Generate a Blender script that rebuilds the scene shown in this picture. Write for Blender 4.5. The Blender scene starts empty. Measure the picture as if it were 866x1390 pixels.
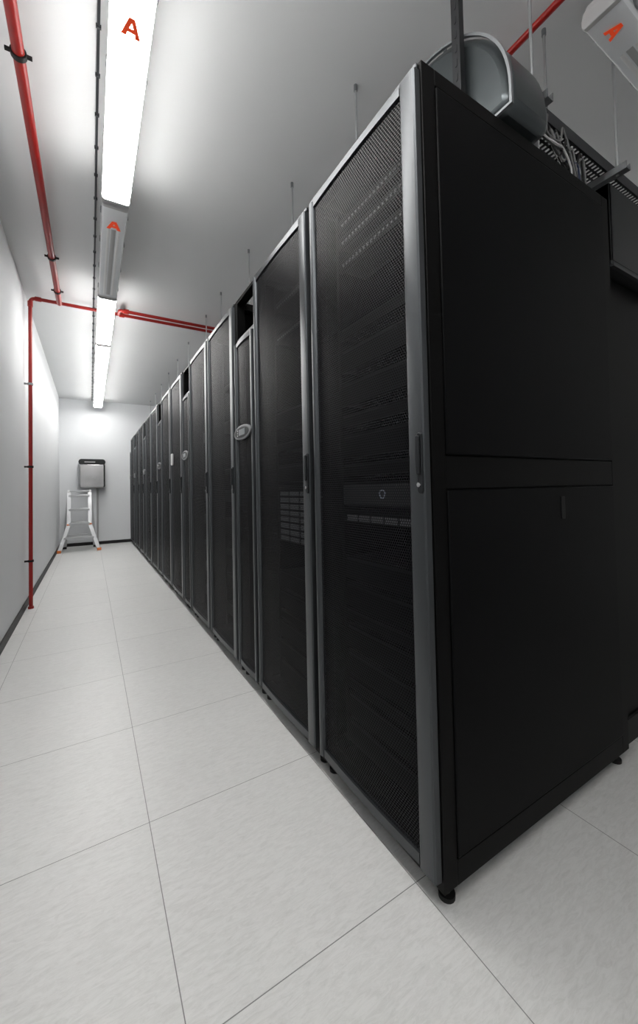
import bpy, bmesh, math, random
from mathutils import Vector, Matrix
random.seed(7)
S=bpy.context.scene
COL=bpy.context.collection
ZOOM=(1,433,695)

# ------------------------------------------------------------------ materials
def new_mat(name):
    m=bpy.data.materials.new(name); m.use_nodes=True
    nt=m.node_tree; b=nt.nodes['Principled BSDF']
    return m,nt,b
def pmat(name,col,rough=.5,metal=0.,spec=.5,noise=0.,nscale=20.,bump=0.,emit=None,es=0.,coat=0.):
    m,nt,b=new_mat(name)
    c=(col[0],col[1],col[2],1) if not isinstance(col,(int,float)) else (col,col,col,1)
    b.inputs['Base Color'].default_value=c
    b.inputs['Roughness'].default_value=rough
    b.inputs['Metallic'].default_value=metal
    b.inputs['Specular IOR Level'].default_value=spec
    b.inputs['Coat Weight'].default_value=coat
    if emit is not None:
        b.inputs['Emission Color'].default_value=(*emit,1); b.inputs['Emission Strength'].default_value=es
    if noise>0 or bump>0:
        tc=nt.nodes.new('ShaderNodeTexCoord'); n=nt.nodes.new('ShaderNodeTexNoise')
        n.inputs['Scale'].default_value=nscale; n.inputs['Detail'].default_value=4
        nt.links.new(tc.outputs['Object'],n.inputs['Vector'])
        if noise>0:
            mx=nt.nodes.new('ShaderNodeMix'); mx.data_type='RGBA'
            mx.inputs[6].default_value=tuple(v*(1-noise) for v in c[:3])+(1,)
            mx.inputs[7].default_value=tuple(min(1,v*(1+noise)) for v in c[:3])+(1,)
            nt.links.new(n.outputs['Fac'],mx.inputs[0]); nt.links.new(mx.outputs[2],b.inputs['Base Color'])
        if bump>0:
            bp=nt.nodes.new('ShaderNodeBump'); bp.inputs['Strength'].default_value=bump; bp.inputs['Distance'].default_value=.002
            nt.links.new(n.outputs['Fac'],bp.inputs['Height']); nt.links.new(bp.outputs['Normal'],b.inputs['Normal'])
    return m
M={}
M['black']=pmat('black_powder_coat',.0024,.45,spec=.08,noise=.1,nscale=300,bump=.12)
M['black_matte']=pmat('black_matte',.0015,.6,spec=.06)
M['panel']=pmat('side_panel_black',(.0024,.0025,.0028),.46,spec=.07,noise=.08,nscale=400,bump=.10)
M['rail']=pmat('door_rail_graphite',(.066,.071,.076),.36,metal=.75)
M['rail_dark']=pmat('door_rail_dark',(.030,.032,.035),.35,metal=.7)
M['tray_dark']=pmat('drive_tray_dark',(.004,.004,.005),.5,spec=.12)
M['bezel']=pmat('server_bezel_graphite',(.020,.0205,.022),.4,spec=.4)
M['chrome']=pmat('chrome',.6,.2,metal=1)
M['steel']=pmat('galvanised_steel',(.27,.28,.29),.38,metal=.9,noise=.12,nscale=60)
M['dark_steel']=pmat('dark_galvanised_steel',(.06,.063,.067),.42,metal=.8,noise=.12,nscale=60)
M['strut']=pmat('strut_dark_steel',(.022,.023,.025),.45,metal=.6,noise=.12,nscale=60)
M['alu']=pmat('aluminium',(.50,.51,.52),.35,metal=.9)
M['silver_dark']=pmat('satin_silver',(.16,.165,.17),.35,metal=.9)
M['brushed']=pmat('brushed_steel',(.42,.42,.425),.25,metal=.9,noise=.3,nscale=4)
M['duct']=pmat('duct_metal',(.070,.080,.084),.30,metal=.7,noise=.2,nscale=5)
M['duct_rim']=pmat('duct_rim',(.20,.21,.22),.4,metal=.5)
M['red']=pmat('red_pipe_paint',(.28,.008,.005),.4,noise=.08,nscale=30)
M['rubber']=pmat('black_rubber',.008,.6,spec=.3)
M['white']=pmat('white_plastic',.75,.4)
M['grey_plastic']=pmat('grey_plastic',.42,.45)
M['conduit']=pmat('conduit_grey',.36,.45)
M['box_grey']=pmat('dark_grey_enamel',(.012,.013,.014),.45,spec=.3)
M['trough']=pmat('trough_grey_enamel',(.009,.010,.011),.42,spec=.3)
M['latch']=pmat('latch_black',(.0055,.0056,.006),.4,spec=.15)
M['orange']=pmat('orange_plastic',(.62,.16,.03),.5)
M['diff_on']=pmat('lit_diffuser',.8,.4,emit=(1.,.985,.96),es=29)
M['diff_off']=pmat('unlit_diffuser',(.80,.82,.84),.25,coat=.3)
M['letter']=pmat('red_orange_letter',(.72,.06,.012),.5,emit=(.7,.06,.01),es=.35)
M['server']=pmat('server_dark',.0009,.5,spec=.05)
M['bay']=pmat('drive_bay_grey',(.12,.123,.13),.45,metal=.2)
M['port']=pmat('port_grey',(.035,.037,.04),.5)
M['led_blue']=pmat('led_blue',.1,.4,emit=(.35,.3,1.),es=3)
M['led_white']=pmat('led_white',.16,.4,emit=(.5,.6,.8),es=.12)
M['lcd']=pmat('lcd_screen',(.02,.03,.035),.15,coat=.5)
M['base']=pmat('baseboard_black',.012,.5,spec=.3)
M['cab_white']=pmat('cable_white',.5,.5); M['cab_grey']=pmat('cable_grey',.15,.5); M['cab_black']=pmat('cable_black',.008,.5)
M['cab_blue']=pmat('cable_dark_blue',(.02,.03,.07),.5)

def mesh_mat():
    m,nt,b=new_mat('perforated_door_mesh'); N=nt.nodes; L=nt.links
    b.inputs['Base Color'].default_value=(.0062,.0064,.0080,1); b.inputs['Roughness'].default_value=.42
    b.inputs['Specular IOR Level'].default_value=.13
    tc=N.new('ShaderNodeTexCoord'); sx=N.new('ShaderNodeSeparateXYZ'); L.new(tc.outputs['Object'],sx.inputs[0])
    P=.0088; R3=math.sqrt(3)
    def mth(op,a,bv=None):
        n=N.new('ShaderNodeMath'); n.operation=op
        for i,v in enumerate((a,bv)):
            if v is None: continue
            if isinstance(v,(int,float)): n.inputs[i].default_value=v
            else: L.new(v,n.inputs[i])
        return n.outputs[0]
    def lat(off):
        u=mth('SUBTRACT',mth('FRACT',mth('ADD',mth('DIVIDE',sx.outputs['Y'],P),off+100)),.5)
        v=mth('MULTIPLY',mth('SUBTRACT',mth('FRACT',mth('ADD',mth('DIVIDE',sx.outputs['Z'],P*R3),off+100)),.5),R3)
        return mth('SQRT',mth('ADD',mth('MULTIPLY',u,u),mth('MULTIPLY',v,v)))
    d=mth('MINIMUM',lat(0.),lat(.5))
    hole=mth('LESS_THAN',d,.355)
    tr=N.new('ShaderNodeBsdfTransparent'); mx=N.new('ShaderNodeMixShader')
    L.new(hole,mx.inputs[0]); L.new(b.outputs[0],mx.inputs[1]); L.new(tr.outputs[0],mx.inputs[2])
    L.new(mx.outputs[0],N['Material Output'].inputs['Surface'])
    return m
M['mesh']=mesh_mat()

def floor_mat():
    m,nt,b=new_mat('raised_floor_tiles'); N=nt.nodes; L=nt.links
    tc=N.new('ShaderNodeTexCoord'); sx=N.new('ShaderNodeSeparateXYZ'); L.new(tc.outputs['Object'],sx.inputs[0])
    def mth(op,a,bv=None,cv=None):
        n=N.new('ShaderNodeMath'); n.operation=op
        for i,v in enumerate((a,bv,cv)):
            if v is None: continue
            if isinstance(v,(int,float)): n.inputs[i].default_value=v
            else: L.new(v,n.inputs[i])
        return n.outputs[0]
    def edge(o,off):
        q=mth('DIVIDE',mth('SUBTRACT',o,off),.6)
        f=mth('FRACT',mth('ADD',q,50)); return mth('MINIMUM',f,mth('SUBTRACT',1.,f)), mth('FLOOR',q)
    ex,ix=edge(sx.outputs['X'],.161); ey,iy=edge(sx.outputs['Y'],.81)
    seam=mth('LESS_THAN',mth('MINIMUM',ex,ey),.0019)
    wn=N.new('ShaderNodeTexWhiteNoise'); cb=N.new('ShaderNodeCombineXYZ'); L.new(ix,cb.inputs[0]); L.new(iy,cb.inputs[1]); L.new(cb.outputs[0],wn.inputs['Vector'])
    mp=N.new('ShaderNodeMapping'); mp.inputs['Scale'].default_value=(22,100,1); mp.inputs['Rotation'].default_value=(0,0,.45)
    L.new(tc.outputs['Object'],mp.inputs[0])
    n1=N.new('ShaderNodeTexNoise'); n1.inputs['Scale'].default_value=1.; n1.inputs['Detail'].default_value=7; n1.inputs['Roughness'].default_value=.8
    n1.inputs['Distortion'].default_value=1.0
    L.new(mp.outputs[0],n1.inputs['Vector'])
    n2=N.new('ShaderNodeTexNoise'); n2.inputs['Scale'].default_value=3.; n2.inputs['Detail'].default_value=3
    L.new(tc.outputs['Object'],n2.inputs['Vector'])
    cr=N.new('ShaderNodeValToRGB'); cr.color_ramp.elements[0].position=.26; cr.color_ramp.elements[0].color=(.505,.505,.495,1)
    cr.color_ramp.elements[1].position=.58; cr.color_ramp.elements[1].color=(.64,.64,.63,1)
    L.new(n1.outputs['Fac'],cr.inputs[0])
    v=mth('ADD',mth('MULTIPLY',wn.outputs['Value'],.03),mth('ADD',mth('MULTIPLY',n2.outputs['Fac'],.08),.93))
    ml=N.new('ShaderNodeVectorMath'); ml.operation='SCALE'; L.new(cr.outputs[0],ml.inputs[0]); L.new(v,ml.inputs['Scale'])
    mx=N.new('ShaderNodeMix'); mx.data_type='RGBA'; L.new(seam,mx.inputs[0]); L.new(ml.outputs[0],mx.inputs[6]); mx.inputs[7].default_value=(.18,.18,.18,1)
    L.new(mx.outputs[2],b.inputs['Base Color']); b.inputs['Roughness'].default_value=.38
    bp=N.new('ShaderNodeBump'); bp.inputs['Strength'].default_value=.08; bp.inputs['Distance'].default_value=.001
    L.new(n1.outputs['Fac'],bp.inputs['Height']); L.new(bp.outputs[0],b.inputs['Normal'])
    return m
M['floor']=floor_mat()
M['wall']=pmat('painted_wall',(.68,.695,.71),.8,spec=.3,noise=.02,nscale=2,bump=.05)
M['ceil']=pmat('painted_ceiling',(.68,.69,.695),.55,spec=.35,noise=.03,nscale=1.5,bump=.05)
M['wall_dim']=pmat('painted_wall_grey',(.68,.685,.69),.6,noise=.02,nscale=2)

# ------------------------------------------------------------------ mesh helpers
class MB:
    def __init__(s): s.bm=bmesh.new()
    def box(s,x0,x1,y0,y1,z0,z1):
        v=[s.bm.verts.new(p) for p in [(x0,y0,z0),(x1,y0,z0),(x1,y1,z0),(x0,y1,z0),(x0,y0,z1),(x1,y0,z1),(x1,y1,z1),(x0,y1,z1)]]
        for f in [(3,2,1,0),(4,5,6,7),(0,1,5,4),(1,2,6,5),(2,3,7,6),(3,0,4,7)]:
            s.bm.faces.new([v[i] for i in f])
        return s
    def prism(s,prof,a0,a1,axis='z'):
        def P(p,a):
            return {'z':(p[0],p[1],a),'x':(a,p[0],p[1]),'y':(p[0],a,p[1])}[axis]
        A=[s.bm.verts.new(P(p,a0)) for p in prof]; B=[s.bm.verts.new(P(p,a1)) for p in prof]
        n=len(prof)
        for i in range(n): s.bm.faces.new([A[i],A[(i+1)%n],B[(i+1)%n],B[i]])
        s.bm.faces.new(A[::-1]); s.bm.faces.new(B); return s
    def cyl(s,p0,p1,r,seg=16,r2=None):
        p0=Vector(p0);p1=Vector(p1); d=(p1-p0).normalized(); r2=r if r2 is None else r2
        a=d.orthogonal().normalized(); b=d.cross(a)
        A=[];B=[]
        for i in range(seg):
            t=2*math.pi*i/seg; o=a*math.cos(t)+b*math.sin(t)
            A.append(s.bm.verts.new(p0+o*r)); B.append(s.bm.verts.new(p1+o*r2))
        for i in range(seg): s.bm.faces.new([A[i],A[(i+1)%seg],B[(i+1)%seg],B[i]])
        s.bm.faces.new(A[::-1]); s.bm.faces.new(B); return s
    def tube(s,pts,r,seg=12):
        pts=[Vector(p) for p in pts]; rings=[]; ref=None
        for i,p in enumerate(pts):
            d=((pts[i+1]-p) if i==0 else (p-pts[i-1]) if i==len(pts)-1 else (pts[i+1]-pts[i-1])).normalized()
            a=(ref-d*ref.dot(d)).normalized() if ref is not None and (ref-d*ref.dot(d)).length>1e-4 else d.orthogonal().normalized()
            ref=a; b=d.cross(a)
            rings.append([s.bm.verts.new(p+(a*math.cos(2*math.pi*k/seg)+b*math.sin(2*math.pi*k/seg))*r) for k in range(seg)])
        for i in range(len(rings)-1):
            for k in range(seg): s.bm.faces.new([rings[i][k],rings[i][(k+1)%seg],rings[i+1][(k+1)%seg],rings[i+1][k]])
        s.bm.faces.new(rings[0][::-1]); s.bm.faces.new(rings[-1]); return s
    def ring(s,c,ro,ri,h,axis,seg=24):
        c=Vector(c); ax=Vector(axis).normalized(); a=ax.orthogonal().normalized(); b=ax.cross(a); R=[]
        for k in range(seg):
            t=2*math.pi*k/seg; o=a*math.cos(t)+b*math.sin(t)
            R.append([s.bm.verts.new(c+o*ro-ax*h/2),s.bm.verts.new(c+o*ro+ax*h/2),s.bm.verts.new(c+o*ri+ax*h/2),s.bm.verts.new(c+o*ri-ax*h/2)])
        for k in range(seg):
            n=R[(k+1)%seg]
            for j in range(4): s.bm.faces.new([R[k][j],n[j],n[(j+1)%4],R[k][(j+1)%4]])
        return s
    def obj(s,name,mat,parent=None,bevel=0.,loc=(0,0,0),rot=None,sharp=35):
        bm=s.bm; bmesh.ops.recalc_face_normals(bm,faces=bm.faces)
        for f in bm.faces: f.smooth=True
        for e in bm.edges:
            if len(e.link_faces)==2: e.smooth=e.calc_face_angle(0)<math.radians(sharp)
        me=bpy.data.meshes.new(name); bm.to_mesh(me); bm.free()
        me.materials.append(M[mat] if isinstance(mat,str) else mat)
        o=bpy.data.objects.new(name,me); COL.objects.link(o); o.location=loc
        if rot: o.rotation_euler=rot
        if parent: o.parent=parent
        if bevel>0:
            b=o.modifiers.new('bevel','BEVEL'); b.width=bevel; b.segments=2; b.limit_method='ANGLE'; b.angle_limit=math.radians(40); b.harden_normals=False
        return o
def empty(name,loc,label,cat,group=None,rot=None):
    e=bpy.data.objects.new(name,None); e.empty_display_size=.1; COL.objects.link(e); e.location=loc
    if rot: e.rotation_euler=rot
    tag(e,label,cat,group); return e
def tag(o,label,cat,group=None):
    o['label']=label; o['category']=cat
    if group: o['group']=group
    return o
def copy_tree(src,loc,rot=None,label=None):
    n=src.copy(); COL.objects.link(n); n.location=loc
    if rot: n.rotation_euler=rot
    if label: n['label']=label
    def rec(a,b):
        for c in a.children:
            k=c.copy(); COL.objects.link(k); k.parent=b; rec(c,k)
    rec(src,n); return n
def structure(name,mb,mat):
    o=mb.obj(name,mat); o['kind']='structure'; return o
def rrect(x0,x1,y0,y1,r,n=8):
    P=[]
    for cx,cy,a in [(x1-r,y1-r,0),(x0+r,y1-r,90),(x0+r,y0+r,180),(x1-r,y0+r,270)]:
        for i in range(n+1):
            t=math.radians(a+90*i/n); P.append((cx+r*math.cos(t),cy+r*math.sin(t)))
    return P
def arc_path(pts,r,n=6):
    pts=[Vector(p) for p in pts]; out=[pts[0]]
    for i in range(1,len(pts)-1):
        a=(pts[i-1]-pts[i]).normalized(); b=(pts[i+1]-pts[i]).normalized()
        p0=pts[i]+a*r; p1=pts[i]+b*r
        for k in range(n+1):
            t=k/n; out.append((1-t)**2*p0+2*t*(1-t)*pts[i]+t*t*p1)
    out.append(pts[-1]); return out

# ------------------------------------------------------------------ room
XL,XR,YN,YF,ZC=-.542,3.4,-1.6,9.455,3.05
structure('floor',MB().box(XL-.1,XR+.1,YN-.1,YF+.1,-.1,0),'floor')
structure('ceiling',MB().box(XL-.1,XR+.1,YN-.1,YF+.1,ZC,ZC+.1),'ceil')
structure('wall_left',MB().box(XL-.1,XL,YN-.1,YF+.1,0,ZC),'wall')
structure('wall_back',MB().box(XL,XR,YF,YF+.1,0,ZC),'wall')
structure('wall_right',MB().box(XR,XR+.1,YN-.1,YF+.1,0,ZC),'wall_dim')
structure('wall_front',MB().box(XL,XR,YN-.1,YN,0,ZC),'wall_dim')
structure('baseboard_left',MB().box(XL,XL+.012,YN,YF,0,.065),'base')
structure('baseboard_back',MB().box(XL+.012,XR,YF-.012,YF,0,.065),'base')
structure('baseboard_right',MB().box(XR-.012,XR,YN,YF-.012,0,.065),'base')

# ------------------------------------------------------------------ racks
XF=.766; D=1.036; H=2.225
YR=.712
def door_part(root,w,z0,z1,near,far):
    mb=MB()
    y0=.006; ya=y0+near; y1=w-.010; yb=y1-far
    mb.prism([(-.002,y0),(-.018,y0+.002),(-.022,y0+.007),(-.022,ya-.012),(-.019,ya-.006),(-.010,ya),(-.002,ya)],z0,z1)
    mb.prism([(-.002,yb),(-.010,yb),(-.019,yb+.006),(-.021,yb+.012),(-.021,y1-.010),(-.016,y1-.002),(-.014,y1),(-.002,y1)],z0,z1)
    def bow(t): return -.012-.006*(1-(2*t-1)**2)
    n=10
    for (za,zb) in ((z0,z0+.03),(z1-.022,z1)):
        prof=[(bow(i/n)-.004,ya+(yb-ya)*i/n) for i in range(n+1)]+[(-.002,yb),(-.002,ya)]
        mb.prism(prof,za,zb)
    door=mb.obj('door','rail',root)
    pm=MB(); prev=None
    for i in range(n+1):
        y=ya-.004+(yb-ya+.008)*i/n; x=bow(i/n)+.003
        c=(pm.bm.verts.new((x,y,z0+.026)),pm.bm.verts.new((x,y,z1-.018)))
        if prev: pm.bm.faces.new([prev[0],c[0],c[1],prev[1]])
        prev=c
    p=pm.obj('mesh_panel','mesh',door); p['label']='black perforated steel door panel'
    return door
def handle_part(door,y,z):
    mb=MB()
    mb.prism(rrect(y-.009,y+.009,z-.08,z+.08,.008,4),-.028,-.020,'x')
    mb.prism(rrect(y-.006,y+.006,z-.03,z+.072,.005,4),-.036,-.029,'x')
    mb.box(-.033,-.027,y-.004,y+.004,z+.05,z+.068)
    h=mb.obj('handle','rail_dark',door,bevel=.002); h['label']='slim dark grey swing handle'
    k=MB().cyl((-.033,y,z-.057),(-.027,y,z-.057),.006,16).obj('keylock','chrome',door); k['label']='round chrome key lock'
def feet(root,w):
    for fx,fy in [(.04,.03),(.04,w-.03),(D-.05,.03),(D-.05,w-.03)]:
        MB().cyl((fx,fy,0),(fx,fy,.012),.022,16).cyl((fx,fy,.012),(fx,fy,.05),.009,10).obj('foot','rubber',root)
def rack_frame(root,w,full=True):
    mb=MB(); t=.028
    for (xa,xb) in ((0,.05),(D-.05,D)):
        for (ya,yb) in ((0,t),(w-t,w)): mb.box(xa,xb,ya,yb,.045,H)
    mb.box(.05,D-.05,0,t,.045,.11).box(.05,D-.05,w-t,w,.045,.11)
    mb.box(.05,D-.05,0,t,H-.045,H).box(.05,D-.05,w-t,w,H-.045,H)
    mb.box(0,.05,t,w-t,.045,.085).box(D-.05,D,t,w-t,.045,.11)
    mb.box(0,.05,t,w-t,H-.02,H).box(D-.05,D,t,w-t,H-.045,H)
    mb.box(.05,D-.05,t,w-t,H-.012,H-.004).box(.05,D-.05,t,w-t,.05,.058)
    mb.box(.05,D-.05,.012,.016,.11,H-.045).box(.05,D-.05,w-.016,w-.012,.11,H-.045)
    mb.box(.05,D-.05,0,.012,1.075,1.165)
    mb.box(.05,D-.05,w-.012,w,1.075,1.165)
    return mb.obj('frame','black',root,bevel=.0025)
def make_rack(loc,w=.6):
    r=empty('server_rack',loc,'','server rack','row of black server racks')
    rack_frame(r,w)
    mb=MB()
    for y in (.048,w-.066): mb.box(.085,.10,y,y+.018,.11,H-.06)
    mb.obj('mounting_rail','black_matte',r)
    MB().box(D,D+.012,.01,w-.01,.08,H-.02).obj('rear_panel','black',r,bevel=.002)
    trim=MB().box(-.010,.0,.010,w-.012,H-.018,H-.002).obj('top_trim','rail',r,bevel=.003); trim['label']='thin grey metal trim'
    d=door_part(r,w,.075,H-.024,.064,.034)
    handle_part(d,.020,1.145)
    feet(r,w)
    return r
def make_cooler(loc,w=.31):
    r=empty('cooling_unit',loc,'','cooling unit','in-row cooling units between the racks')
    HT=1.985
    mb=MB(); t=.02
    for (xa,xb) in ((0,.05),(D-.05,D)):
        for (ya,yb) in ((0,t),(w-t,w)): mb.box(xa,xb,ya,yb,.045,H)
    mb.box(0,.05,t,w-t,H-.02,H).box(D-.05,D,t,w-t,H-.045,H)
    mb.box(.05,D-.05,0,t,H-.045,H).box(.05,D-.05,w-t,w,H-.045,H)
    mb.box(0,.05,t,w-t,.045,.085)
    mb.box(.40,.41,t,w-t,HT,H-.045)
    mb.obj('frame','black',r,bevel=.002)
    b=MB().box(.05,D-.05,.004,w-.004,.05,HT).obj('body','black_matte',r,bevel=.003)
    MB().box(0.0,.05,t,w-t,HT-.03,HT).obj('top_trim','rail',r,bevel=.002)
    d=door_part(r,w,.075,HT-.035,.034,.030)
    zc=1.41; yc=w*.5
    def ell(a,bb,n=32): return [(yc+a*math.cos(2*math.pi*i/n),zc+bb*math.sin(2*math.pi*i/n)) for i in range(n)]
    dp=MB().prism(ell(.138,.042),-.030,-.016,'x').obj('display','silver_dark',d,bevel=.004); dp['label']='wide oval silver control display'
    s=MB().prism(ell(.112,.030),-.0315,-.0295,'x').obj('screen_surround','box_grey',dp)
    s=MB().prism(rrect(yc-.060,yc+.040,zc-.017,zc+.018,.004,3),-.0335,-.031,'x').obj('screen','lcd',dp); s['label']='small dark LCD screen'
    kb=MB()
    for i in range(3): kb.cyl((-.034,yc+.062,zc-.014+.014*i),(-.031,yc+.062,zc-.014+.014*i),.0045,12)
    kb.obj('button','grey_plastic',dp)
    mm=MB()
    for k,(yy,rr) in enumerate([(.09,.018),(.16,.024),(.23,.014)]):
        mm.tube(arc_path([(.30,yy,HT-.01),(.30,yy,HT+.12),(.395,yy,HT+.12)],.05),rr,10)
    mm.obj('coolant_pipe','cab_black',r)
    feet(r,w)
    return r
lab_c='narrow black cooling unit with oval silver display between racks'
lab_r='black server rack with perforated door and grey door rails'
rack0=make_rack((XF,YR,0)); rack0['label']='black server rack with perforated door and exposed side panels'
Y2=YR+.61; yN=YR+1.22
cool0=make_cooler((XF,yN,0)); cool0['label']=lab_c
y=yN+.32; ystart=y; ry=[]
copy_tree(rack0,(XF,Y2,0),label=lab_r)
for c in 'RRNRRNRRNRRNRN':
    if c=='R':
        if y+.6>9.42: break
        copy_tree(rack0,(XF,y,0),label=lab_r); ry.append(y); y+=.61
    else:
        if y+.31>9.44: break
        copy_tree(cool0,(XF,y,0),label=lab_c); y+=.32
def spanel(z0,z1,name='side_panel'):
    o=MB().box(.052,D-.052,-.004,.011,z0,z1).obj(name,'panel',rack0,bevel=.004); o['label']='smooth black steel side panel'; return o
up=spanel(1.168,H-.05); lo=spanel(.115,1.072)
sl=MB().prism(rrect(.60,.624,.965,1.04,.004,3),-.0065,-.003,'y').obj('latch','latch',lo,bevel=.001); sl['label']='small recessed slide latch'

lb='black server rack standing behind the first row'
r2=copy_tree(rack0,(XF+D+.10+D,1.43,0),rot=(0,0,math.pi),label=lb)
r2s=[r2]+[copy_tree(r2,(XF+D+.10+D,1.43+.61*i,0),rot=(0,0,math.pi),label=lb) for i in (1,2)]
for o in r2s: o['group']='second row of black server racks'
# black blanking panel closing the end of the rear row
bp_=empty('blanking_panel',(2.2,.77,0),'tall black metal panel closing the end of the rear rack row','panel')
o=MB().box(1.824,2.90,.765,.785,0,1.96).obj('panel_sheet','black',None,.002); o.parent=bp_; o.matrix_parent_inverse=Matrix.Translation(-Vector(bp_.location))
o=MB().box(1.822,2.90,.755,.766,0,.10).obj('kick_strip','rubber',None,.002); o.parent=bp_; o.matrix_parent_inverse=Matrix.Translation(-Vector(bp_.location))

# ------------------------------------------------------------------ rack contents
U=.0445
def make_server(loc,units,kind):
    nm={'server':'rack_server','array':'disk_array','patch':'patch_panel'}[kind]
    lab={'server':'dark rack-mounted server behind the perforated door','array':'disk array with rows of grey drive trays','patch':'patch panel with a row of pale ports'}[kind]
    r=empty(nm,loc,lab,{'server':'server','array':'disk array','patch':'patch panel'}[kind],{'server':'servers inside the racks','array':'disk arrays inside the racks','patch':'patch panels inside the racks'}[kind])
    h=units*U-.003
    dep={'server':.68,'array':.62,'patch':.12}[kind]
    MB().box(.012,dep,.022,.462,0,h).obj('chassis','server',r,bevel=.0015)
    MB().box(0,.012,0,.484,0,h).obj('front_bezel','server',r,bevel=.0015)
    if kind=='array':
        mb=MB(); cols=4 if units>1 else 6; rows=max(1,int(round(units*1.4)))
        cw=.436/cols
        for i in range(cols):
            for j in range(rows):
                mb.box(-.006,.002,.026+i*cw,.026+(i+.84)*cw,.006+j*(h-.008)/rows,.006+(j+.68)*(h-.008)/rows)
        mb.obj('drive_tray','bay',r,bevel=.001)
    elif kind=='patch':
        mb=MB()
        for i in range(20): mb.box(-.003,.002,.03+i*.0215,.03+i*.0215+.011,h*.3,h*.3+.010)
        mb.obj('port','port',r)
    else:
        MB().box(-.003,.002,.02,.464,h*.86,h*.92).obj('bezel_strip','tray_dark',r)
        MB().cyl((-.006,.035,h*.5),(0,.035,h*.5),.002,8).obj('indicator_light','led_blue',r)
    return r
protos={}
def place(kind,units,y0,z):
    k=(kind,units)
    loc=(XF+.086,y0+.058,z)
    if k not in protos: protos[k]=make_server(loc,units,kind); return protos[k]
    return copy_tree(protos[k],loc)
Y1=YR
zz=.12
for un in (2,2,1,2,2,1,2,2): place('server',un,Y1,zz); zz+=un*U+.012
place('array',1,Y1,.955)
for z,un in ((1.13,1),(1.20,2),(1.32,1),(1.40,2),(1.53,2),(1.66,1)): place('server',un,Y1,z)
zz=.12
for un in (2,2,2,1,2,2): place('server',un,Y2,zz); zz+=un*U+.012
place('array',6,Y2,.82)
for z,un in ((1.12,2),(1.28,1),(1.40,2)): place('server',un,Y2,z)
for z in (1.85,2.02): place('patch',1,Y2,z)
for yy in ry[:3]:
    for z,un in ((.2,2),(.4,2),(.62,1),(.8,2),(1.0,2),(1.2,1),(1.5,2),(1.8,1)): place('server',un,yy,z)
for z in (1.93,2.02,2.09): place('patch',1,Y1,z)
sv=place('server',2,Y1,1.015)
bz=MB().box(-.006,-.001,.012,.472,.006,.080).obj('bezel_cover','bezel',sv,bevel=.002); bz['label']='graphite bezel cover'
ro=MB().ring((-.008,.24,.045),.015,.0125,.004,(1,0,0)).obj('power_ring','led_white',sv); ro['label']='small dim ring button'
def cable(name,pts,r,mat,label,group=None):
    o=MB().tube(pts,r,8).obj(name,mat); tag(o,label,'cable',group); return o
def smooth_pts(P,n=8):
    P=[Vector(p) for p in P]; out=[]
    for i in range(len(P)-1):
        p0=P[max(i-1,0)];p1=P[i];p2=P[i+1];p3=P[min(i+2,len(P)-1)]
        for k in range(n):
            t=k/n; out.append(.5*((2*p1)+(-p0+p2)*t+(2*p0-5*p1+4*p2-p3)*t*t+(-p0+3*p1-3*p2+p3)*t**3))
    out.append(P[-1]); return out
sy=ry[2]
o=MB().prism(rrect(sy+.44,sy+.51,1.36,1.48,.012,4),XF-.034,XF-.018,'x').obj('temperature_sensor','white',None,bevel=.003)
tag(o,'small white plastic sensor mounted on a rack door','sensor')

# ------------------------------------------------------------------ light fixtures
def make_fixture(loc,rot,lit,label):
    L=1.29; W=.15
    r=empty('ceiling_light',loc,label,'ceiling light','linear ceiling lights',rot=rot)
    b=MB()
    for x in (.2,L-.2): b.box(x-.02,x+.02,-.03,.03,-.104,0)
    b.obj('mounting_bracket','steel',r)
    w=W/2; hw=w*.95
    mb=MB().prism([(-hw,-.143),(-hw*.96,-.120),(-hw*.75,-.10),(hw*.75,-.10),(hw*.96,-.120),(hw,-.143)],0.004,L-.004,'x')
    mb.obj('housing','grey_plastic',r,bevel=.002)
    prof=[(-hw+.001,-.1431),(-w,-.152),(-w*.98,-.168),(-w*.90,-.179),(-w*.80,-.182),(w*.80,-.182),(w*.90,-.179),(w*.98,-.168),(w,-.152),(hw-.001,-.1431)]
    MB().prism(prof,.022,L-.022,'x').obj('diffuser','diff_on' if lit else 'diff_off',r)
    cap=[(-hw*.96,-.118),(-w*1.04,-.150),(-w*1.02,-.170),(-w*.93,-.181),(-w*.82,-.1845),(w*.82,-.1845),(w*.93,-.181),(w*1.02,-.170),(w*1.04,-.150),(hw*.96,-.118)]
    for xa,xb in ((0,.022),(L-.022,L)):
        MB().prism(cap,xa,xb,'x').obj('end_cap','grey_plastic',r,bevel=.003)
    for x in (.12,.45,.82,L-.12):
        for s in (-1,1):
            P=[(s*(w+.001),-.160),(s*(w+.006),-.158),(s*(w+.004),-.128),(s*(w*.93),-.122),(s*(w*.93),-.128)]
            MB().prism(P,x-.011,x+.011,'x').obj('clip','steel',r)
    if not lit:
        for yy in (-.030,.030):
            MB().prism([(yy-.009,-.1822),(yy+.009,-.1822),(yy+.007,-.1834),(yy-.007,-.1834)],.24,L-.06,'x').obj('inner_tube','white',r)
        MB().prism([(-.014,-.1822),(.014,-.1822),(.012,-.1830),(-.012,-.1830)],.24,L-.06,'x').obj('reflector_strip','grey_plastic',r)
    return r
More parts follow.
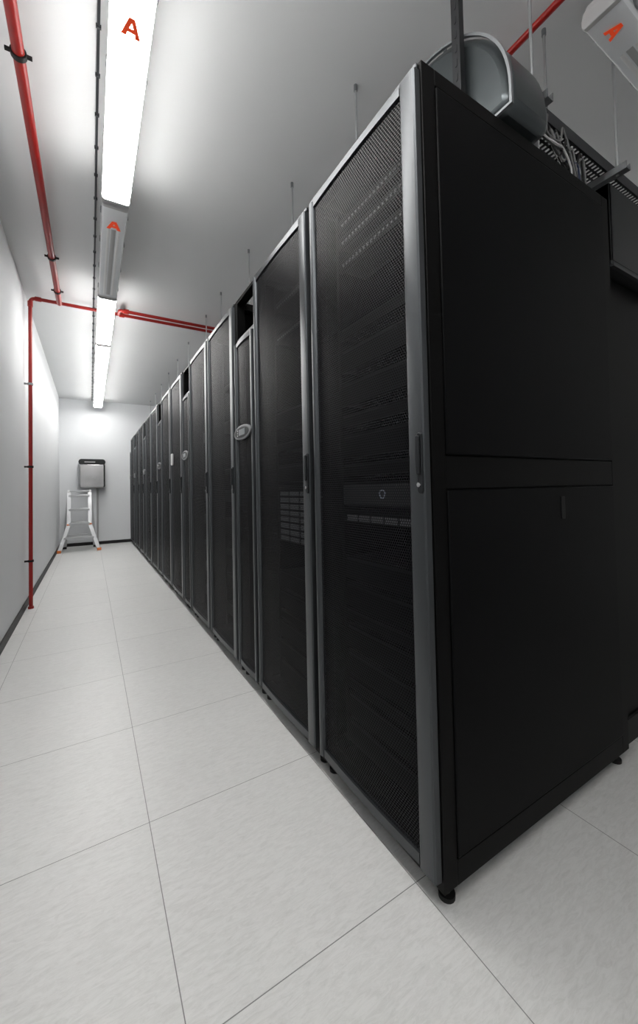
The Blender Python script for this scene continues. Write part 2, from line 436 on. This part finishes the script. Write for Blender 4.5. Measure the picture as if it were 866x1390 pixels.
def letter(root,x,y,size,flip,z=-.1850):
    s=size; mb=MB()
    def poly(P):
        A=[mb.bm.verts.new((p[0]*s,p[1]*s,0)) for p in P]; B=[mb.bm.verts.new((p[0]*s,p[1]*s,.0008)) for p in P]; n=len(P)
        for i in range(n): mb.bm.faces.new([A[i],A[(i+1)%n],B[(i+1)%n],B[i]])
        mb.bm.faces.new(A[::-1]); mb.bm.faces.new(B)
    poly([(-.50,-.5),(-.24,-.5),(-.175,-.27),(-.10,-.04),(0,.22),(0,.5),(-.15,.5)])
    poly([(.50,-.5),(.15,.5),(0,.5),(0,.22),(.10,-.04),(.175,-.27),(.24,-.5)])
    poly([(-.175,-.27),(.175,-.27),(.10,-.04),(-.10,-.04)])
    o=mb.obj('letter_mark','letter',root,loc=(x,y,z),rot=(math.pi,0,flip)); o['label']='red capital letter A mark'
    return o
FX=.145; starts=[1.35,2.67,3.99,5.31,6.63,7.95,.03,-1.29]
f1=make_fixture((FX,starts[2],ZC),(0,0,math.pi/2),True,'lit linear ceiling light with glowing white diffuser')
f0=copy_tree(f1,(FX,starts[0],ZC),rot=(0,0,math.pi/2),label='lit linear ceiling light with white diffuser and red letter A')
letter(f0,.235,0,.070,-math.pi/2)
for s in starts[3:]:
    copy_tree(f1,(FX,s,ZC),rot=(0,0,math.pi/2))
for s in (1.7,3.3,5.0): copy_tree(f1,(3.12,s,ZC),rot=(0,0,math.pi/2))  # extra lights out of view behind the racks, added to brighten the right-hand ceiling
foff=make_fixture((FX,starts[1],ZC),(0,0,math.pi/2),False,'unlit linear ceiling light with pale housing and red letter A')
letter(foff,.19,0,.085,-math.pi/2)
fr=copy_tree(foff,(1.68,.66,ZC),rot=(0,0,0),label='unlit linear ceiling light with red letter A above the racks')
fr.scale=(1,.88,1)
for c in fr.children:
    if c.name.startswith('letter_mark'): c.rotation_euler=(math.pi,0,0); c.location.x=.11; c.scale=(.7,.7,1)

mb=MB(); mb.cyl((.040,YN+.02,3.041),(.040,YF-.02,3.041),.006,8)
yy=YN+.1
while yy<YF-.1:
    mb.box(.030,.050,yy,yy+.008,3.034,3.05); yy+=.22
tag(mb.obj('ceiling_cable','dark_steel'),'thin grey cable clipped to the ceiling alongside the lights','cable')

# ------------------------------------------------------------------ red pipes
def coupling(mb,p,axis,r,h):
    p=Vector(p); a=Vector(axis); mb.cyl(p-a*h/2,p+a*h/2,r,16)
main=empty('red_pipe',(-.255,2.,ZC),'red painted pipe running along the ceiling with black clamps','pipe','red painted pipes')
def child_world(mb,name,mat,parent,bevel=0):
    o=mb.obj(name,mat,None,bevel); o.parent=parent; o.matrix_parent_inverse=Matrix.Translation(-Vector(parent.location)); return o
PZ=2.985
mb=MB().tube(arc_path([(-.255,YN,PZ-.01),(-.255,4.56,PZ-.01)],.05),.023,18)
child_world(mb,'pipe_run','red',main)
for yy in (-.4,2.02,3.68,4.28):
    c=MB().ring((-.255,yy,PZ-.01),.030,.0232,.022,(0,1,0)).box(-.262,-.248,yy-.008,yy+.008,PZ+.019,ZC).box(-.303,-.284,yy-.006,yy+.006,PZ-.016,PZ-.004).box(-.226,-.207,yy-.006,yy+.006,PZ-.016,PZ-.004)
    child_world(c,'pipe_clamp','rubber',main)
cross=empty('red_pipe',(-.493,4.598,0),'slim red pipe rising from the floor and crossing the ceiling','pipe','red painted pipes')
mb=MB().tube(arc_path([(-.493,4.598,.0),(-.493,4.598,PZ+.01),(3.38,4.598,PZ+.01)],.05),.0165,14)
coupling(mb,(-.493,4.598,PZ-.05),(0,0,1),.022,.05); coupling(mb,(-.43,4.598,PZ+.01),(1,0,0),.022,.05); coupling(mb,(.30,4.598,PZ+.01),(1,0,0),.024,.05)
mb.cyl((-.493,4.598,0),(-.493,4.598,.02),.024,16)
child_world(mb,'pipe_run','red',cross)
for z in (.45,1.35,2.15):
    c=MB().ring((-.493,4.598,z),.024,.0168,.02,(0,0,1)).box(XL,-.512,4.588,4.608,z-.008,z+.008)
    child_world(c,'pipe_clamp','steel' if z>2 else 'rubber',cross)
p2=empty('red_pipe',(.30,4.44,ZC),'second slim red pipe crossing the ceiling above the racks','pipe','red painted pipes')
mb=MB().tube(arc_path([(.27,4.598,PZ+.01),(.27,4.42,PZ-.02),(3.38,4.42,PZ-.02)],.04),.0165,14); coupling(mb,(.33,4.42,PZ-.02),(1,0,0),.024,.05)
child_world(mb,'pipe_run','red',p2)
p3=empty('red_pipe',(1.60,2.,ZC),'straight red pipe running under the ceiling above the racks','pipe','red painted pipes')
child_world(MB().tube([(1.60,YN,PZ),(1.60,4.3,PZ)],.014,14),'pipe_run','red',p3)
for yy in (-.5,1.6,3.4):
    child_world(MB().ring((1.60,yy,PZ),.020,.0142,.02,(0,1,0)).box(1.594,1.606,yy-.006,yy+.006,PZ+.016,ZC),'pipe_clamp','rubber',p3)

# ------------------------------------------------------------------ overhead hangers and trays
def rod(x,y,zb):
    r=empty('threaded_rod',(x,y,zb),'thin steel threaded rod hanging from the ceiling','hanging rod','threaded rods holding the cable tray')
    MB().cyl((0,0,0),(0,0,ZC-zb),.0055,10).obj('rod','alu',r)
    MB().cyl((0,0,ZC-zb-.03),(0,0,ZC-zb),.009,10).obj('anchor','steel',r)
    return r
r0=rod(1.125,1.47,2.40)
rods=(1.47,2.16,2.95,3.73,4.30,5.2,5.95,6.7,7.45,8.2,8.95)
for yy in rods[1:]: copy_tree(r0,(1.125,yy,2.40))
for yy in rods: copy_tree(r0,(1.47,yy,2.40))
tray=empty('cable_tray',(1.13,1.3,2.40),'perforated steel cable tray hanging above the racks','cable tray')
mb=MB().box(1.105,1.49,1.46,9.35,2.395,2.40).box(1.105,1.108,1.46,9.35,2.40,2.45).box(1.487,1.49,1.46,9.35,2.40,2.45)
child_world(mb,'tray_body','steel',tray)
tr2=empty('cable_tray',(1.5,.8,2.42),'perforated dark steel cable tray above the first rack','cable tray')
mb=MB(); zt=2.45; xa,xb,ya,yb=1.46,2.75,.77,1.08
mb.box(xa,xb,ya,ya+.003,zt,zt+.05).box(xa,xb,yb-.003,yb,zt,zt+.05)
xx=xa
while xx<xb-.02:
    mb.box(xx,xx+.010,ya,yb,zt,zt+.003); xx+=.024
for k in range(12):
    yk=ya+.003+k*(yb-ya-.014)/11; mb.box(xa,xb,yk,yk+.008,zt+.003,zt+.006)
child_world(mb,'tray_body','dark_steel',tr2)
sup=(1.38,1.98)
for x in sup:
    mb=MB().box(x-.018,x+.018,.70,1.18,zt-.032,zt-.029).box(x-.018,x-.015,.70,1.18,zt-.029,zt-.002).box(x+.015,x+.018,.70,1.18,zt-.029,zt-.002)
    child_world(mb,'support_channel','steel',tr2)
zr=zt-.036
for x,yk in ((1.38,.76),(1.38,1.14),(1.98,.74),(1.98,1.14),(1.70,.88)):
    z0=zr if x!=1.70 else zt+.004
    n_=copy_tree(r0,(x,yk,z0)); n_.scale=(1,1,(ZC-z0)/(ZC-2.40))
mb=MB(); x,yk=1.08,.845; zb=H
mb.box(x-.003,x,yk-.016,yk+.016,zb,ZC).box(x,x+.02,yk-.016,yk-.013,zb,ZC).box(x,x+.02,yk+.013,yk+.016,zb,ZC)
z=zb+.03
while z<ZC-.03:
    mb.prism(rrect(yk-.005,yk+.005,z,z+.026,.004,3),x-.0045,x-.0028,'x'); z+=.05
mb.box(x-.02,x+.03,yk-.03,yk+.03,zb,zb+.006)
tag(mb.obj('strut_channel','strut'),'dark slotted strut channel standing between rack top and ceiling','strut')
# broad rounded duct casing
du=empty('air_duct',(1.16,.92,H),'broad rounded dark grey sheet-metal air duct above the first rack','air duct')
ya,yb,za,zb=.68,1.60,H+.03,2.71
R_=.40
def off(o,n=20):
    P=[(ya-o,za-o),(yb+o,za-o)]
    for cy,a0 in ((yb-R_,0),(ya+R_,90)):
        for i in range(n+1):
            t=math.radians(a0+90*i/n); P.append((cy+(R_+o)*math.cos(t),zb-R_+(R_+o)*math.sin(t)))
    return P
child_world(MB().prism(off(0),1.115,1.34,'x'),'duct_body','duct',du,.03)
def flange(x0,x1,oo,oi,nm):
    A=off(oo);B=off(oi);bm=MB(); n=len(A); V=[]
    for i in range(n):
        V.append([bm.bm.verts.new((xx,q[0],q[1])) for xx,q in ((x0,A[i]),(x1,A[i]),(x1,B[i]),(x0,B[i]))])
    for i in range(n):
        m_=V[(i+1)%n]
        for j in range(4): bm.bm.faces.new([V[i][j],m_[j],m_[(j+1)%4],V[i][(j+1)%4]])
    child_world(bm,nm,'duct_rim',du)
flange(1.112,1.122,.004,-.004,'duct_flange')
child_world(MB().box(1.16,1.25,.90,1.20,H,H+.05),'duct_base','duct',du)
tag(MB().prism([(.735,H),(.80,H),(.80,H+.02),(.75,H+.12),(.735,H+.12)],1.36,1.366,'x').box(1.345,1.366,.735,.80,H,H+.004).obj('bracket_plate','white',None,.001),'small white angle bracket on top of the rack','bracket')
# cables on rack top
cols=['cab_white','cab_black','cab_grey','cab_black','cab_black','cab_grey','cab_blue','cab_black','cab_grey','cab_black','cab_black','cab_white']*2
names={'cab_white':'white','cab_grey':'grey','cab_black':'black','cab_blue':'dark blue'}
R=random.uniform
for i,cn in enumerate(cols):
    xs=1.40+.014*i+R(-.02,.03); yk=.722+.003*i
    P=[(xs+.12,.80,zt+.010),(xs+.05,yk+.05,zt+.014),(xs-.01,yk+.01,zt-.05+R(-.03,.02)),(xs-.03+R(-.05,.03),yk,2.33+R(-.03,.06)),(xs+.05,yk,2.30+R(-.03,.04)),(xs+.12+R(-.04,.04),yk+.004,2.36+R(-.05,.06)),(xs+.17,yk+.01,2.28),(xs+.18,yk+.012,H+.006)]
    P=[(min(p[0],1.79),p[1],p[2]) for p in P]
    cable('power_cable',smooth_pts(P),R(.0025,.0048),cn,names[cn]+' cable looping over the rack top','cables on the rack top')
for (yc) in (1.65,3.03,2.08):
    for i in range(3):
        P=[(.90+.03*i,yc,H),(.90+.03*i,yc+.02,H+.07+.015*i),(.91+.03*i,yc+.10,H+.10),(1.0,yc+.2,H+.04),(1.06,yc+.24,H)]
        cable('power_cable',smooth_pts(P),.005,'cab_black' if i else 'cab_grey',('black' if i else 'grey')+' cable looping over the rack top','cables on the rack top')
bx=empty('cable_trough',(1.86,.80,2.0),'black metal cable trough bridging the two rack rows','cable trough')
child_world(MB().box(1.83,2.40,.715,.775,1.99,2.31).box(1.83,2.40,.715,.95,1.97,1.99).box(1.83,1.845,.715,.95,1.99,2.31),'trough_body','trough',bx,.003)
child_world(MB().box(1.828,2.40,.708,.722,1.962,1.972),'trough_lip','dark_steel',bx)

# ------------------------------------------------------------------ back wall box
wb=empty('wall_box',(.03,YF,1.18),'brushed steel wall-mounted box with rounded black top','wall box')
child_world(MB().prism(rrect(-.20,.27,1.19,1.70,.05,6),YF-.24,YF,'y'),'box_body','brushed',wb,.03)
child_world(MB().prism(rrect(-.205,.275,1.675,1.79,.055,6),YF-.245,YF,'y'),'box_lid','box_grey',wb,.012)
child_world(MB().box(-.10,.09,YF-.250,YF-.244,1.72,1.735),'name_strip','grey_plastic',wb)
child_world(MB().tube([(.13,YF-.03,0.0),(.13,YF-.03,1.20)],.018,10),'cable_conduit','conduit',wb)

# ------------------------------------------------------------------ step ladder
ld=empty('step_ladder',(-.18,8.78,0),'folding aluminium step ladder with orange feet by the wall','ladder')
def bar(mb,a,b,w=.028,t=.02):
    a=Vector(a);b=Vector(b); d=(b-a).normalized(); s=Vector((1,0,0)); s=(s-d*s.dot(d)).normalized(); n=d.cross(s)
    vs=[]
    for p in (a,b):
        for (i,j) in ((-1,-1),(1,-1),(1,1),(-1,1)): vs.append(mb.bm.verts.new(p+s*i*w/2+n*j*t/2))
    for f in [(0,1,2,3),(7,6,5,4),(0,4,5,1),(1,5,6,2),(2,6,7,3),(3,7,4,0)]: mb.bm.faces.new([vs[i] for i in f])
cx=-.18
for (yb,yt,nm) in ((8.50,8.74,'front_frame'),(9.08,8.84,'rear_frame')):
    mb=MB()
    def X(s,z):
        return cx+s*(.17+(.15*max(0,(.50-z)/.50) if nm=='front_frame' else .09*max(0,(1.1-z)/1.1)))
    for s in (-1,1):
        zs=[.03,.50,1.10]
        for za_,zb_ in zip(zs,zs[1:]):
            bar(mb,(X(s,za_),yb+(yt-yb)*za_/1.1,za_),(X(s,zb_),yb+(yt-yb)*zb_/1.1,zb_),.064,.03)
    for z in (.26,.52,.78,1.04):
        yy=yb+(yt-yb)*z/1.1; mb.box(X(-1,z),X(1,z),yy-.030,yy+.030,z-.020,z+.020)
    child_world(mb,nm,'alu',ld,.003)
    for s in (-1,1):
        child_world(MB().box(X(s,0)-.035,X(s,0)+.035,yb-.025,yb+.025,0,.05),'foot','orange' if nm=='front_frame' else 'rubber',ld,.006)
for s in (-1,1):
    child_world(MB().cyl((cx+s*.155,8.79,1.10),(cx+s*.195,8.79,1.10),.055,18),'hinge','grey_plastic',ld)
    child_world(MB().cyl((cx+s*.15,8.61,.50),(cx+s*.20,8.61,.50),.022,14),'knob','orange',ld)
child_world(MB().box(cx-.16,cx+.16,8.74,8.84,1.12,1.14),'top_step','alu',ld,.003)

# ------------------------------------------------------------------ camera, world
f,yaw,pitch,roll,HC=524.05,.535,.025,.021,1.084
fw=Vector((math.sin(yaw)*math.cos(pitch),math.cos(yaw)*math.cos(pitch),math.sin(pitch)))
r=Vector((math.cos(yaw),-math.sin(yaw),0)); u=r.cross(fw)
Rv=r*math.cos(roll)-u*math.sin(roll); Uv=u*math.cos(roll)+r*math.sin(roll)
cam=bpy.data.cameras.new('camera'); co=bpy.data.objects.new('camera',cam); COL.objects.link(co)
m=Matrix((( Rv.x,Uv.x,-fw.x,0),(Rv.y,Uv.y,-fw.y,0),(Rv.z,Uv.z,-fw.z,HC),(0,0,0,1))); co.matrix_world=m
Z,px,py=ZOOM
cam.sensor_fit='VERTICAL'; cam.sensor_height=36; cam.lens=Z*f/1390*36; cam.shift_x=Z*(px-433)/1390; cam.shift_y=Z*(650-py)/1390; cam.clip_start=.01
S.camera=co
w=bpy.data.worlds.new('world'); S.world=w; w.use_nodes=True
w.node_tree.nodes['Background'].inputs[0].default_value=(.5,.52,.55,1); w.node_tree.nodes['Background'].inputs[1].default_value=.3
S.view_settings.view_transform='Standard'
